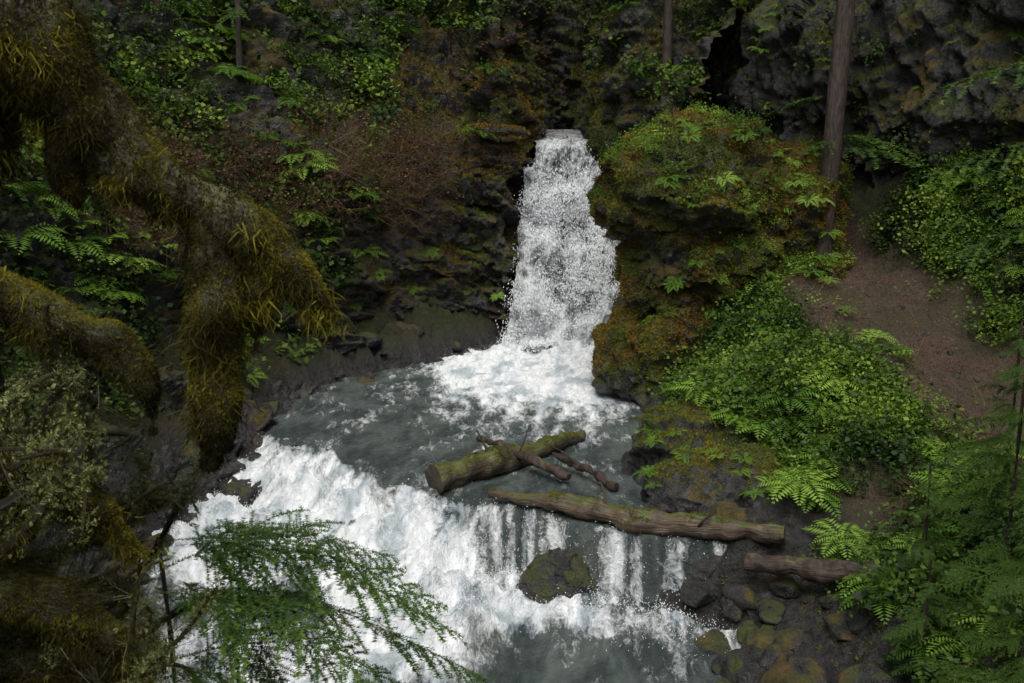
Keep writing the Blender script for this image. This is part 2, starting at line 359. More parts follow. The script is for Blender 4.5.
# ------------------------------------------------------------------ boulders
def ico(sub):
    import bmesh
    bm = bmesh.new(); bmesh.ops.create_icosphere(bm, subdivisions=sub, radius=1); V = np.array([v.co[:] for v in bm.verts]); F = np.array([[v.index for v in f.verts] for f in bm.faces]); bm.free(); return V, F
I6 = ico(6); I4 = ico(4); I3 = ico(3)
def facet(V, seed, k=14, lo=.72, hi=.95):
    r = np.random.RandomState(seed); V = V.copy()
    for i in range(k):
        n = r.normal(size=3); n /= np.linalg.norm(n); h = r.uniform(lo, hi); d = V@n
        V = V-np.clip(d-h, 0, None)[:, None]*n*.92
    return V
def blob(cs, amp, base, seed, sl=.0, ss=.5):
    parts = []
    for i, (c, r) in enumerate(cs):
        V = facet(base[0], seed+i, 10, .8, 1.); V = V*np.array(r)+np.array(c)
        n = (V-np.array(c)); n /= np.linalg.norm(n, axis=1)[:, None]
        d = amp*(fbm(V*.9+seed, 4)+.3*ridge(V*2.2, 3)-.1)
        if sl: d = d+sl*(slabs(V, (ss, ss, ss*.7))+.5*slabs(V, (ss*.4,)*3, k=4.))
        V = V+n*d[:, None]; parts.append((V, base[1]))
    return join(parts)
cs = [((3.4, 19.4, 3.9), (1.75, 1.7, 1.3)), ((4.1, 19.7, 2.5), (1.5, 1.6, 1.7)), ((3.05, 18.9, .6), (1.3, 1.4, 1.1)), ((3.6, 18.3, .1), (1.1, 1.1, .9)),
      ((5.0, 20.2, 3.2), (1.6, 1.7, 1.5)), ((5.0, 19.6, 1.7), (1.5, 1.3, 1.4)), ((3.15, 19.2, 2.5), (.95, 1.25, 1.2))]
V, F = blob(cs, .28, I6, 3, .16, .8); mk('mossy_boulder', V, F, m_mossrock, True, lows(V))
c_, n_, a_ = faceinfo(V, F)
inside = np.zeros(len(c_), bool)
for c, r in cs: inside |= (((c_-np.array(c))/np.array(r))**2).sum(1) < .72
S_bld = (V, F, c_, n_, a_*~inside)
cs = [((2.85, 25.3, 5.4), (.95, 1.2, 1.5)), ((3.5, 24.8, 4.7), (1.2, 1.2, 1.1)), ((-.55, 25.2, 5.0), (.85, 1., .8))]
V, F = blob(cs, .2, I6, 31, .12, .8); mk('mossy_boulder', V, F, m_mossrock, True, lows(V))
c_, n_, a_ = faceinfo(V, F); S_bl2 = (V, F, c_, n_, a_)
cs = [((2.7, 14.2, .05), (.95, 1.0, .95)), ((3.0, 13.1, -.1), (1.1, .9, .85)), ((2.45, 12.8, -.35), (.6, .6, .5)), ((3.5, 12.3, -.25), (.8, .5, .45)), ((2.8, 15.4, .1), (.75, .8, .6)), ((2.75, 11.75, -.55), (.45, .45, .45)), ((3.4, 11.2, -.6), (.6, .4, .4))]
V, F = blob(cs, .16, I6, 50, .16, .7); mk('bank_rock_outcrop', V, F, m_bank, True, lows(V))
c_, n_, a_ = faceinfo(V, F); S_bl3 = (V, F, c_, n_, a_)
V, F = blob([((.62, 12.0, -.74), (.47, .42, .44))], .08, I6, 77, .04, .4); mk('creek_boulder', V, F, m_wet, True, lows(V))
tp = []
for s in range(6):
    V = facet(I4[0], 100+s, 16, .6, .95)*np.array([1, .8, .65]); V += V*(.10*fbm(V*1.7+s, 4))[:, None]; tp.append((V, I4[1]))
pos = []; 
for x0, y0, z0, sp, n in [(-2.5, 21.6, .1, .8, 8), (-3.6, 19.6, .05, .5, 7), (-4.1, 17, .05, .4, 7), (-4.5, 15, 0, .4, 10), (-1.2, 22.3, .1, .4, 5), (-4.6, 12.8, -.7, .4, 12),
                          (2.6, 10.5, -.75, .45, 12), (2.8, 9.6, -.7, .5, 12), (3.4, 10.1, -.35, .5, 8), (2.4, 8.6, -1., .5, 10), (2.2, 16.4, 0, .15, 4), (2.9, 11.3, -.3, .3, 4), (-3.6, 9.2, -.9, .5, 10), (2.0, 12.0, -.4, .3, 4)]:
    for i in range(n): pos.append((x0+rs.normal()*sp, y0+rs.normal()*sp, 0, rs.uniform(.10, .30)))
pos += [(2.6, 10.0, 0, .42), (3.0, 9.3, 0, .5), (2.3, 17.0, 0, .3), (-3.1, 20.9, 0, .35), (3.45, 8.8, 0, .45), (-2.2, 21.9, 0, .3), (2.0, 9.2, 0, .36), (2.5, 8.6, 0, .45), (3.6, 9.9, 0, .32), (2.35, 10.7, 0, .32), (1.3, 9.4, 0, .3)]
pos = np.array(pos); Pz = hgt(pos[:, :2])+.02; P3 = np.stack([pos[:, 0], pos[:, 1], Pz+pos[:, 3]*.05], 1)
ok = Pz > -1.4
ro = scatter('creek_rocks', tp, P3[ok], np.array([0, 0, 1.])+rs.normal(size=(ok.sum(), 3))*.25, pos[ok, 3], m_wet, smooth=True)
co = np.zeros(len(ro.data.vertices)*3, np.float32); ro.data.vertices.foreach_get('co', co); co = co.reshape(-1, 3)
for n_a, a in lows(co).items(): ro.data.attributes.new(n_a, 'FLOAT', 'POINT').data.foreach_set('value', a.astype(np.float32))

# ------------------------------------------------------------------ water
xs = np.arange(-6.5, 4.6, .030); ys = np.arange(6, 23.4, .030)
GX, GY = np.meshgrid(xs, ys, indexing='ij'); X = GX.ravel(); Y = GY.ravel(); P2 = np.stack([X, Y, 0*X], 1)
lipx = np.array([-7, -3.9, -3.0, -2.4, -1.6, -.85, -.44, .63, 1.6, 2.3, 5]); lipy = np.array([16.2, 15.9, 15.5, 14.7, 13.8, 13.3, 13.0, 12.4, 11.9, 11.6, 11.6])
lp = np.interp(X, lipx, lipy)+.75*fbm(P2*np.array([.8, .3, 1])+2, 4)*sstep(.2, -.8, X)+.12*fbm(P2*np.array([2, .2, 1]), 3)
d = lp-Y; rt = sstep(-.9, .1, X)
Hh = .62+.24*rt; wd = 1.9-1.55*rt+1.0*fbm(P2*np.array([1, .4, 1])+4, 3)*(1-rt)
wd = np.maximum(wd, .25+.35*(1-rt))
z = -Hh*sstep(-.25*(1-rt), 1, d/wd)-.28*sstep(0, 3.5, d-wd)
drop = sstep(-.08, .12, d)*(1-sstep(0, .9, d-wd))
flow = np.stack([X*1.5+.5*fbm(P2*.5, 2), Y*.7, 0*X], 1)
fs = fbm(flow*1.2, 4); rg = ridge(flow*np.array([1.4, .9, 1])+7, 3)
up = np.exp(-np.clip((20.9-Y), 0, None)**2/4.2)*np.exp(-(np.clip(np.abs(X-1.0)-1.5, 0, None)**2)/1.2)
tail = sstep(13.0, 20.0, Y)*.60*np.exp(-((X-.5)/1.8)**2)
foam_u = np.clip(1.15*up+tail+.30*rg-.14+.22*fs, 0, 1)
cut = 1.6+1.5*sstep(.6, -2., X)-1.15*rt
low = np.exp(-np.clip(d-cut-.7*fbm(P2*.8+11, 3), 0, None)**2/.5)
band = np.exp(-((X+.7+.3*(11.5-Y))/.8)**2)*.5*sstep(8.5, 10.5, Y)
lf = sstep(-1.2, -2.0, X)*sstep(11.4, 10.6, Y)*.6
foam_l = np.clip(low*1.0+band+lf+.24*rg-.08+.16*fs, 0, 1)
dn = sstep(-.05, .3, d); foam = foam_u*(1-dn)+foam_l*dn
sx = fbm(np.stack([X*6, d*.9+.4*X, 0*X], 1), 4)
sx2 = fbm(np.stack([X*3.6+1.6*d+1.2*fbm(P2, 3), d*1.2, 0*X], 1)+50, 5, .6)
dr_f = drop*((.66+.35*sstep(.1, .9, d)+.34*sx2)*(1-rt)+rt*(.46+.80*sx))
foam = np.where(drop > .02, foam*(1-drop)+dr_f*drop**.3, foam)
foam = np.maximum(foam, (1-rt)*.40*np.exp(-((d+.15)/.3)**2)*(.6+fs))
turb = foam*.085+.016
tb = fbm(np.stack([X*2.4+.9*d, Y*1.3, 0*X], 1), 4, .55)
z = z+turb*tb*(1+.8*(1-rt)*dn)+.02*foam*fbm(P2*8, 3)+.025*fbm(P2*np.array([1.6, 2.4, 1]), 3)
z = z+.14*np.exp(-((Y-22.3)/.7)**2)*np.exp(-((X-1.2)/1.6)**2)*(1+fbm(P2*3, 2))+dn*np.exp(-((d-wd-.35)/.45)**2)*.12*(1+fbm(P2*2.5+8, 3))
z -= drop*(.05*sx*rt+.035*sx2*(1-rt))
z -= sstep(2.7, 3.3, X)*.5*((Y < 16) & (Y > 11))
WV = np.stack([X, Y, z], 1); mk('creek_water', WV, gridF(len(xs), len(ys)), m_water, True, {"foam": foam, "n3": fbm(np.stack([X*2.6+.6*d, Y*1.2, 0*X], 1)+33, 4)})

rows = np.array([(31.5, 5.0, .8, 2.9), (29, 4.9, .5, 2.7), (26, 4.78, .4, 2.3), (25.1, 4.72, .5, 2.0), (24.6, 4.6, .6, 1.8), (24.25, 4.0, .45, 2.05), (23.95, 3.35, .32, 2.45), (23.75, 2.8, .22, 2.85), (23.5, 2.1, .12, 3.15), (23.2, 1.1, .05, 3.2), (22.95, .45, -.05, 3.1), (22.5, -.02, -.3, 2.9), (22.1, -.15, -.5, 2.9)])
R_ = cat(rows, 460); nc = 230; u = np.linspace(0, 1, nc)[None]
FX = R_[:, 2:3]*(1-u)+R_[:, 3:4]*u; FY = R_[:, 0:1]+.45*(u-.5)**2+0*u; FZ = R_[:, 1:2]+0*u
v = np.stack([FX, FY, FZ], 2); N = gnorm(v).reshape(-1, 3); v = v.reshape(-1, 3); N *= np.sign((N*np.array([0, -1, .5])).sum(1))[:, None]
fall = sstep(4.75, 4.3, v[:, 2])
dd = fall*(.40*fbm(v*np.array([1.3, 1.6, .9]), 3)+.13*fbm(v*np.array([5, 5, 2.]), 4, .6)+.14*ridge(v*np.array([1.2, 1, .8])+4, 2))+.03*fbm(v*6, 3)
v = v+N*dd[:, None]
foam = .42+.46*fbm(v*np.array([1.4, 1, .5]), 3)+.45*sstep(1.4, .3, v[:, 2])+.1
mk('waterfall', v, gridF(460, nc), m_fall, True, {"foam": foam})
FF = gridF(460, nc); cen, nor, ar = faceinfo(v, FF, (1, 10, 8)); S_fall = (v, FF, cen, nor, ar*(cen[:, 2] < 4.6))
O = np.array([(1, 0, 0), (-1, 0, 0), (0, 1, 0), (0, -1, 0), (0, 0, 1), (0, 0, -1)], float); OF = np.array([(0, 2, 4), (2, 1, 4), (1, 3, 4), (3, 0, 4), (2, 0, 5), (1, 2, 5), (3, 1, 5), (0, 3, 5)])
n = 44000; P, Nn = sample(S_fall, n, lambda c, nn: np.clip(.4+1.6*fbm(c*np.array([2.2, 1.8, .8])+3, 4), .02, 3))
P = P+Nn*np.abs(rs.normal(size=(n, 1)))*.10+rs.normal(size=(n, 3))*.03; P[:, 0] += rs.normal(size=n)*.04
s = rs.uniform(.004, .012, n); sc3 = np.stack([s, s, s*rs.uniform(1, 3.2, n)], 1)
scatter('waterfall_spray', [(O, OF)], P, np.array([0, 0, 1.])+rs.normal(size=(n, 3))*.35, sc3, m_spray, smooth=False)
wt = drop*(.8*np.clip(.3+sx, 0, 2))*(.3+.7*rt)+.35*np.exp(-((d-wd-.2)/.5)**2)*(dn)+.5*np.exp(-((Y-22.2)/.5)**2)*np.exp(-((X-1.2)/1.7)**2)
wt *= (X > -5) & (X < 2.6); wt = wt/wt.sum(); n = 12000; idx = rs.choice(len(X), n, p=wt)
P = WV[idx]+np.stack([rs.normal(size=n)*.03, rs.normal(size=n)*.04-.02, np.abs(rs.normal(size=n))*.05], 1)
s = rs.uniform(.002, .006, n); sc3 = np.stack([s, s, s*rs.uniform(1, 3, n)], 1)
scatter('cascade_spray', [(O, OF)], P, np.array([0, 0, 1.])+rs.normal(size=(n, 3))*.5, sc3, m_spray)

# ------------------------------------------------------------------ logs
def log(name, pts, rad, mat, stubs=()):
    parts = [tube(pts, rad, 30, 90, .05, 3.)]
    for a, b, r in stubs: parts.append(tube([a, (np.array(a)+b)/2+.02, b], [r, r*.7, r*.3], 7, 8))
    V, F, U = join(parts); V = V+.025*np.stack([fbm(V*2, 2), fbm(V*2+5, 2), fbm(V*6+9, 2)], 1)
    c_, n_, a_ = faceinfo(V, F); return mk(name, V, F, mat, True, {"luv": U}), (V, F, c_, n_*np.sign(((c_-V.mean(0))*n_).sum(1))[:, None], a_)
_, S_lg1 = log('mossy_log', [(-1.1, 13.45, .12), (-.4, 14.0, .17), (.4, 14.8, .13), (1.15, 15.7, .1)], [.20, .20, .15, .07], m_logm, [((-.3, 14.05, .2), (-.55, 14.3, .62), .03)])
_, S_lg2 = log('fallen_log', [(-.3, 12.95, .13), (.7, 12.5, .15), (1.7, 11.95, .12), (2.5, 11.65, .17), (3.3, 11.3, .2)], [.07, .13, .15, .14, .11], m_log, [((1.2, 12.2, .2), (1.15, 12.4, .5), .025), ((2.3, 11.6, .2), (2.5, 11.4, .5), .02)])
log('thin_log', [(-.5, 14.8, .33), (.1, 14.2, .29), (.8, 13.6, .12)], [.035, .055, .05], m_logr, [((.1, 14.2, .3), (.25, 14.5, .6), .015)])
log('thin_log', [(.6, 14.4, .2), (1.0, 13.95, .16), (1.45, 13.3, .08)], [.03, .055, .06], m_logr, [((1.0, 13.95, .15), (.5, 14.1, .5), .018)])
log('fallen_log', [(2.75, 11.0, .0), (3.4, 10.7, .06), (4.2, 10.35, .12)], [.10, .12, .11], m_logr)

# ------------------------------------------------------------------ plant templates
def fern(seed, nf=9, npn=13):
    r = np.random.RandomState(seed); V = []; F = []
    for i in range(nf):
        az = 2*math.pi*i/nf+r.uniform(-.3, .3); L = r.uniform(.7, 1.05); A = r.uniform(.55, .95); f = np.array([math.cos(az), math.sin(az), 0]); s = np.array([-f[1], f[0], 0])
        pt = lambda t: f*t*L*.9+np.array([0, 0, (A*t-A*.95*t*t)*L])
        for t in np.linspace(.1, 1, npn):
            p = pt(t); q = pt(t+.02)-p; q /= np.linalg.norm(q); l = .24*L*math.sin(math.pi*min(1, .12+.86*t))**.8+.01; w = .027*L
            for sg in (1, -1):
                e = s*sg*l+q*l*.35-np.array([0, 0, l*.25*r.rand()]); b = len(V)
                V += [p, p+e*.45+q*w, p+e, p+e*.45-q*w]; F.append((b, b+1, b+2, b+3))
    return np.array(V), np.array(F)
def shrub(seed, n=70, ls=.1, flat=.6, rad=.5):
    r = np.random.RandomState(seed); V = []; F = []; cl = r.normal(size=(9, 3))*np.array([rad*.55, rad*.55, rad*.25])+np.array([0, 0, rad*.6])
    for i in range(n):
        c = cl[r.randint(9)]+r.normal(size=3)*rad*.22; c[2] = abs(c[2]); nn = np.array([0, 0, 1.])+r.normal(size=3)*flat; nn /= np.linalg.norm(nn)
        t = np.cross(nn, r.normal(size=3)); t /= np.linalg.norm(t); b = np.cross(nn, t); l = ls*r.uniform(.6, 1.3); w = l*.36; o = len(V)
        V += [c, c+t*l*.5+b*w-nn*w*.3, c+t*l-nn*l*.25, c+t*l*.5-b*w-nn*w*.3]; F.append((o, o+1, o+2, o+3))
    for c in cl[:5]:
        o = len(V); V += [np.zeros(3)-.006, np.array([.012, 0, 0]), c+.004, c]; F.append((o, o+1, o+2, o+3))
    return np.array(V), np.array(F)
def tuft(seed, n=7, h=1., w=.22, spread=.8):
    r = np.random.RandomState(seed); V = []; F = []
    for i in range(n):
        a = r.uniform(0, 6.28); dr = np.array([math.cos(a), math.sin(a), 0]); s = np.array([-dr[1], dr[0], 0]); c = dr*r.uniform(0, .7); e = c+dr*spread*r.uniform(.3, 1)+np.array([0, 0, h*r.uniform(.4, 1)])
        o = len(V); V += [c-s*w*.5, c+s*w*.5, (c+e)/2+s*w*.6+[0, 0, .1], e]; F.append((o, o+1, o+2, o+3))
    return np.array(V), np.array(F)
def twigs(seed, n=6):
    r = np.random.RandomState(seed); V = []; F = []
    def seg(a, b, r0, r1):
        d_ = b-a; s = np.cross(d_, [.3, .5, .8]); s /= np.linalg.norm(s)+1e-9; t_ = np.cross(d_, s); t_ /= np.linalg.norm(t_)+1e-9; o = len(V)
        for c, q in ((a, r0), (b, r1)):
            for k_ in range(3): V.append(c+q*(math.cos(k_*2.09)*s+math.sin(k_*2.09)*t_))
        for k_ in range(3): F.append((o+k_, o+(k_+1) % 3, o+3+(k_+1) % 3, o+3+k_))
    def grow(p, d_, l, rd, lev):
        for j in range(4):
            q = p+d_*l/4; seg(p, q, rd, rd*.8); p = q; rd *= .8; d_ = d_+r.normal(size=3)*.18+np.array([0, 0, .03]); d_ /= np.linalg.norm(d_)
            if lev < 2:
                for _ in range(1+(lev == 1)*r.randint(2)):
                    e = d_+r.normal(size=3)*.6; grow(p, e/np.linalg.norm(e), l*.5, rd*.65, lev+1)
    for i in range(n):
        d_ = r.normal(size=3)*np.array([.8, .8, .3])+np.array([0, 0, .7]); grow(np.zeros(3), d_/np.linalg.norm(d_), .8, .007, 0)
    return np.array(V), np.array(F)
ferns = [fern(s) for s in range(5)]; shr = [shrub(s, 60, .14) for s in range(6)]; shs = [shrub(20+s, 60, .085, .6, .4) for s in range(5)]
sml = [shrub(40+s, 50, .05, .9, .6) for s in range(4)]
tufts = [tuft(s) for s in range(6)]; twg = [twigs(s) for s in range(4)]
Zup = np.array([0, 0, 1.])

def nofall(c):  # keep plants out of the water and out of the slot above the fall
    x, y, z = c[:, 0], c[:, 1], c[:, 2]
    return (~((x > .2) & (x < 2.4) & (y > 24) & (z < 5.5))).astype(float)*np.where((x > -.3) & (x < 3.9) & (y > 23.2) & (z < 8.6), .04, 1)
def orangezone(c): return (c[:, 0] > -2.8) & (c[:, 0] < .8) & (c[:, 2] < 7.2)
def wv(c, n): # upper slopes
    return sstep(-.1, .5, n[:, 2])*sstep(3.0, 4.6, c[:, 2]+1.6*(c[:, 0] < -3.2))*nofall(c)*sstep(-.1, .25, fbm(c*.55, 2)+.1)*(c[:, 2] < 12)*np.where(orangezone(c), .08, 1)
P, N = sample(S_gor, 650, wv); scatter('fern_patch', ferns, P, N*.6+Zup, rs.uniform(.35, .75, len(P)), m_fern)
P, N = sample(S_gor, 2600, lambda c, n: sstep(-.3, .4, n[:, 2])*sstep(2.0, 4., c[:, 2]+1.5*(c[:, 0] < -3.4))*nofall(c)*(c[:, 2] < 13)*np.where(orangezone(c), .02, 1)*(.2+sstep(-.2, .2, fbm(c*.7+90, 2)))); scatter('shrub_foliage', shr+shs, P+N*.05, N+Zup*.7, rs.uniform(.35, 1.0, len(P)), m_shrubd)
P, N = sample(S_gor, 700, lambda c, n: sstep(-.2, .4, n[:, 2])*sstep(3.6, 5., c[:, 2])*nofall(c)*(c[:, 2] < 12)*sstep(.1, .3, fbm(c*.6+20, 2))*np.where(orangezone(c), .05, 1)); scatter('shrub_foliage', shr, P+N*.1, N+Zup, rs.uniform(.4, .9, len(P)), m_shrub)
P, N = sample(S_gor, 64000, lambda c, n: sstep(-.4, .2, n[:, 2])*sstep(1., 2.4, c[:, 2])*sstep(-.25, .2, fbm(c*1.0+5, 2)+.8*sstep(4, 4.8, c[:, 2]))*(c[:, 2] < 9.5)*(c[:, 0] > -4.5)*(.25+1.2*orangezone(c)+.9*(c[:, 1] > 24)*(c[:, 0] > 1.8))); O_ = (fbm(P*.8+2, 2) > -.1)&(P[:, 0] < 1.)
scatter('moss_cushions', tufts, P[O_], N[O_]+Zup*.2, rs.uniform(.03, .075, O_.sum()), m_mossO); scatter('moss_cushions', tufts, P[~O_], N[~O_]+Zup*.2, rs.uniform(.03, .07, (~O_).sum()), m_moss)
tw = lambda c, n: (np.abs(c[:, 2]-3.9) < .8)*(c[:, 0] < -1.6)*(c[:, 1] > 15)*1.
P, N = sample(S_gor, 150, tw); scatter('bare_twig_shrub', twg, P, N*1.2+Zup*.5, rs.uniform(.6, 1.2, len(P)), m_twig)
P, N = sample(S_gor, 200, tw); scatter('rusty_shrub', sml, P+N*.25, N+Zup*.5, rs.uniform(.7, 1.3, len(P)), m_brownleaf)
P, N = sample(S_gor, 90, lambda c, n: sstep(.0, .5, n[:, 2])*(c[:, 2] > .8)*(c[:, 2] < 4)*(c[:, 0] < -.3)*(c[:, 1] > 19)); scatter('fern_patch', ferns, P, N+Zup*.6, rs.uniform(.12, .28, len(P)), m_fern)
P, N = sample(S_clf, 260, lambda c, n: sstep(-.1, .5, n[:, 2])*(c[:, 2] < 12)*1.); scatter('fern_patch', ferns, P, N*.6+Zup, rs.uniform(.2, .4, len(P)), m_fern)
P, N = sample(S_clf, 420, lambda c, n: sstep(-.1, .5, n[:, 2])*(c[:, 2] < 14)*sstep(-.1, .3, fbm(c*.6, 2))); scatter('shrub_foliage', shr+shs, P, N+Zup, rs.uniform(.3, .8, len(P)), m_shrubd)
P, N = sample(S_clf, 22000, lambda c, n: sstep(-.2, .4, n[:, 2])*sstep(-.2, .2, fbm(c*.9+5, 2))*(c[:, 2] < 11)); scatter('moss_cushions', tufts, P, N, rs.uniform(.02, .06, len(P)), m_moss)
P, N = sample(S_bld, 62000, lambda c, n: sstep(-.7, .0, n[:, 2])*sstep(.2, 1.2, c[:, 2]+.5*n[:, 2])*(c[:, 1] < 21)); O_ = fbm(P*.9+2, 2) > .1
scatter('moss_cushions', tufts, P[O_], N[O_]+Zup*.1, rs.uniform(.02, .065, O_.sum()), m_mossO); scatter('moss_cushions', tufts, P[~O_], N[~O_]+Zup*.1, rs.uniform(.02, .065, (~O_).sum()), m_moss)
P, N = sample(S_bld, 700, lambda c, n: sstep(-.2, .6, n[:, 2])*sstep(2.2, 3.5, c[:, 2]+.5*(c[:, 0]-3.2))*sstep(-.1, .3, fbm(c*.8, 2))); scatter('shrub_foliage', shs, P, N+Zup*.5, rs.uniform(.2, .5, len(P)), m_shrub)
P, N = sample(S_bld, 150, lambda c, n: sstep(-.4, .5, n[:, 2])*sstep(.6, 1.2, c[:, 2])*(c[:, 1] < 20.5)*(c[:, 0] > 2.4)); scatter('fern_patch', ferns, P, N*.8+Zup, rs.uniform(.15, .38, len(P)), m_fern)
P, N = sample(S_bl2, 14000, lambda c, n: sstep(-.5, .2, n[:, 2])); scatter('moss_cushions', tufts, P, N, rs.uniform(.03, .07, len(P)), m_moss)
P, N = sample(S_bl2, 40, lambda c, n: sstep(.2, .7, n[:, 2])*1.); scatter('shrub_foliage', shs, P, N+Zup, rs.uniform(.2, .5, len(P)), m_shrub)
P, N = sample(S_bl3, 12000, lambda c, n: sstep(.2, .7, n[:, 2])*sstep(.2, .7, c[:, 2]+.2*fbm(c*2, 2))); scatter('moss_cushions', tufts, P, N, rs.uniform(.015, .04, len(P)), m_moss)
P, N = sample(S_bl3, 40, lambda c, n: sstep(.2, .7, n[:, 2])*sstep(.2, .5, c[:, 2])); scatter('fern_patch', ferns, P, N*.5+Zup, rs.uniform(.15, .3, len(P)), m_fern)
P, N = sample(S_lg1, 2600, lambda c, n: sstep(.0, .8, n[:, 2])*sstep(-.2, .3, fbm(c*3, 2)+.1)); scatter('log_moss', tufts, P, N, rs.uniform(.008, .022, len(P)), m_moss)
P, N = sample(S_lg2, 1500, lambda c, n: sstep(.2, .9, n[:, 2])*sstep(.0, .4, fbm(c*3, 2))); scatter('log_moss', tufts, P, N, rs.uniform(.008, .02, len(P)), m_moss)
def dtr(c): return trd(c[:, :2])
def land(c): return sstep(.15, .5, c[:, 2]+.75*(c[:, 1] < 11.3))
def offrock(c): return sstep(2.5, 3.1, c[:, 0]+.35*(c[:, 1]-14.5).clip(-3, 0))
def bank(c): return land(c)*offrock(c)*(c[:, 0] < 9)*(c[:, 1] < 19.5)
farbank = lambda c: sstep(12.2, 13.2, c[:, 1])  # thins yellow-green shrubs on the bank nearest the camera
P, N = sample(S_ter, 420, lambda c, n: bank(c)*(c[:, 1] > 8.5)*(sstep(.9, 1.5, dtr(c))+.05)*sstep(-.2, .3, fbm(c*.7+3, 2))); scatter('fern_patch', ferns, P+Zup*.1, N*.3+Zup, rs.uniform(.25, .65, len(P)), m_fern)
P, N = sample(S_ter, 1700, lambda c, n: bank(c)*(c[:, 1] > 9.5)*(sstep(.7, 1.3, dtr(c))+.02)*(.05+sstep(-.05, .3, fbm(c*1.1+9, 2)))*(.12+.88*farbank(c))); scatter('shrub_foliage', shs, P+Zup*.08, N*.3+Zup, rs.uniform(.25, .9, len(P)), m_shrub)
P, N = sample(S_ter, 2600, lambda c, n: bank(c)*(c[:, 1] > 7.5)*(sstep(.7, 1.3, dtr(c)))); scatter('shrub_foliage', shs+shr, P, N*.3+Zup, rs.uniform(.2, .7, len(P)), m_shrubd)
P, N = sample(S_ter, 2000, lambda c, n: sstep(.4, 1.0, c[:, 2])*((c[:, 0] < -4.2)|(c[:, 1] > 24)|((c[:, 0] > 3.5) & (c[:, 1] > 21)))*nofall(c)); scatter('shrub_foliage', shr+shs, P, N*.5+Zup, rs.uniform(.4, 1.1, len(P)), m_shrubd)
P, N = sample(S_ter, 260, lambda c, n: sstep(.4, 1.0, c[:, 2])*((c[:, 0] < -4.2)|(c[:, 1] > 24)|((c[:, 0] > 3.5) & (c[:, 1] > 21)))*nofall(c)); scatter('fern_patch', ferns, P, N*.5+Zup, rs.uniform(.35, .7, len(P)), m_fern)
P, N = sample(S_ter, 14000, lambda c, n: land(c)*(c[:, 0] > 2.3)*(c[:, 1] > 9)*(c[:, 1] < 19)*sstep(.6, 1.3, dtr(c))); scatter('moss_cushions', tufts, P, N, rs.uniform(.02, .05, len(P)), m_moss)
P, N = sample(S_ter, 24000, lambda c, n: land(c)*(c[:, 0] > 2.3)*(c[:, 1] > 7)*(c[:, 1] < 20)*(.3+(dtr(c) < 1.4))); scatter('leaf_litter', tufts, P, N+rs.normal(size=P.shape)*.4, rs.uniform(.01, .035, len(P)), m_litter)
P, N = sample(S_ter, 80, lambda c, n: bank(c)*(dtr(c) < 1.3)*1.); scatter('fallen_twigs', twg, P, rs.normal(size=P.shape)*np.array([1, 1, .15])+Zup*.1, rs.uniform(.3, .8, len(P)), m_twig)
P, N = sample(S_ter, 40, lambda c, n: bank(c)*(dtr(c) < 1.4)*1.); scatter('trail_stones', tp, P, N+rs.normal(size=P.shape)*.2, rs.uniform(.03, .09, len(P)), m_wet, smooth=True)

# ------------------------------------------------------------------ hemlocks
def spray_mesh(name, seed, L=1., dens=1., wn=.0032, ln=.015):
    r = np.random.RandomState(seed); V = []; T = []
    def needles(a, b, up_, step):
        d_ = b-a; l = np.linalg.norm(d_); d_ = d_/l; n_ = max(2, int(l/step)); s = np.cross(up_, d_); s /= np.linalg.norm(s)+1e-9
        t_ = (np.arange(n_)+r.rand(n_)*.6)/n_; c = a+t_[:, None]*(b-a); q = .15+.55*r.rand()+.35*t_
        for sg in (1, -1):
            dr = s*sg+d_*.5+up_*.15+r.normal(size=(n_, 3))*.18; dr /= np.linalg.norm(dr, axis=1)[:, None]; ll = ln*r.uniform(.5, 1.2, n_)[:, None]
            V.append(np.stack([c-d_*wn*.5, c+d_*wn*.5, c+dr*ll], 1).reshape(-1, 3)); T.append(np.repeat(q, 3))
        V.append(np.stack([a-s*.0015, a+s*.0015, b], 0)); T.append(np.full(3, -.25))
    wob = r.normal(size=2)*.07
    def sag(p): t_ = p[0]/L; return p+np.array([0, wob[0]*math.sin(4*t_)*L, (-.28*t_**2+wob[1]*math.sin(6*t_)*.5)*L])
    up_ = np.array([0, 0, 1.]); step = .005/dens
    for t_ in np.arange(.10, .99, .038/dens**.5):
        for sg in (1, -1):
            if r.rand() < .12: continue
            a = np.array([(t_+r.uniform(-.015, .015))*L, 0, 0]); l = (.40*(1-t_)**.8+.035)*L*r.uniform(.4, 1.2); an = r.uniform(.75, 1.15); dr = np.array([math.cos(an), sg*math.sin(an), r.uniform(-.25, .12)])
            dp = r.uniform(.1, .45); b = a+dr*l; pts = [sag(a+(b-a)*f-np.array([0, 0, dp*l*f*f])) for f in (0, .33, .66, 1)]
            for p, q in zip(pts[:-1], pts[1:]): needles(p, q, up_, step)
            m_ = int(l/(.032/dens**.5))
            for j in range(m_):
                f = (j+.5)/m_; c = sag(a+(b-a)*f-np.array([0, 0, dp*l*f*f])); tl = (.32*l*(1-f)+.02)*r.uniform(.4, 1.3)
                for s2 in (1, -1):
                    if r.rand() < .1: continue
                    e = np.array([dr[0]*.75-s2*dr[1]*.66, dr[1]*.75+s2*dr[0]*.66, -.2+r.normal()*.15]); needles(c, c+e*tl, up_, step*1.2)
    for f in np.linspace(0, .95, 20): needles(sag(np.array([f*L, 0, 0])), sag(np.array([(f+.05)*L, 0, 0])), up_, step)
    V = np.concatenate(V); return mk(name, V, np.arange(len(V)).reshape(-1, 3), m_needle, False, {"tint": np.concatenate(T)}, link=False), len(V)//3
near = [spray_mesh('hemlock_spray', s, 1., .8, .0066, .015)[0] for s in range(4)]
farm = [spray_mesh('hemlock_spray_far', 10+s, 1., .2, .016, .045)[0] for s in range(3)]
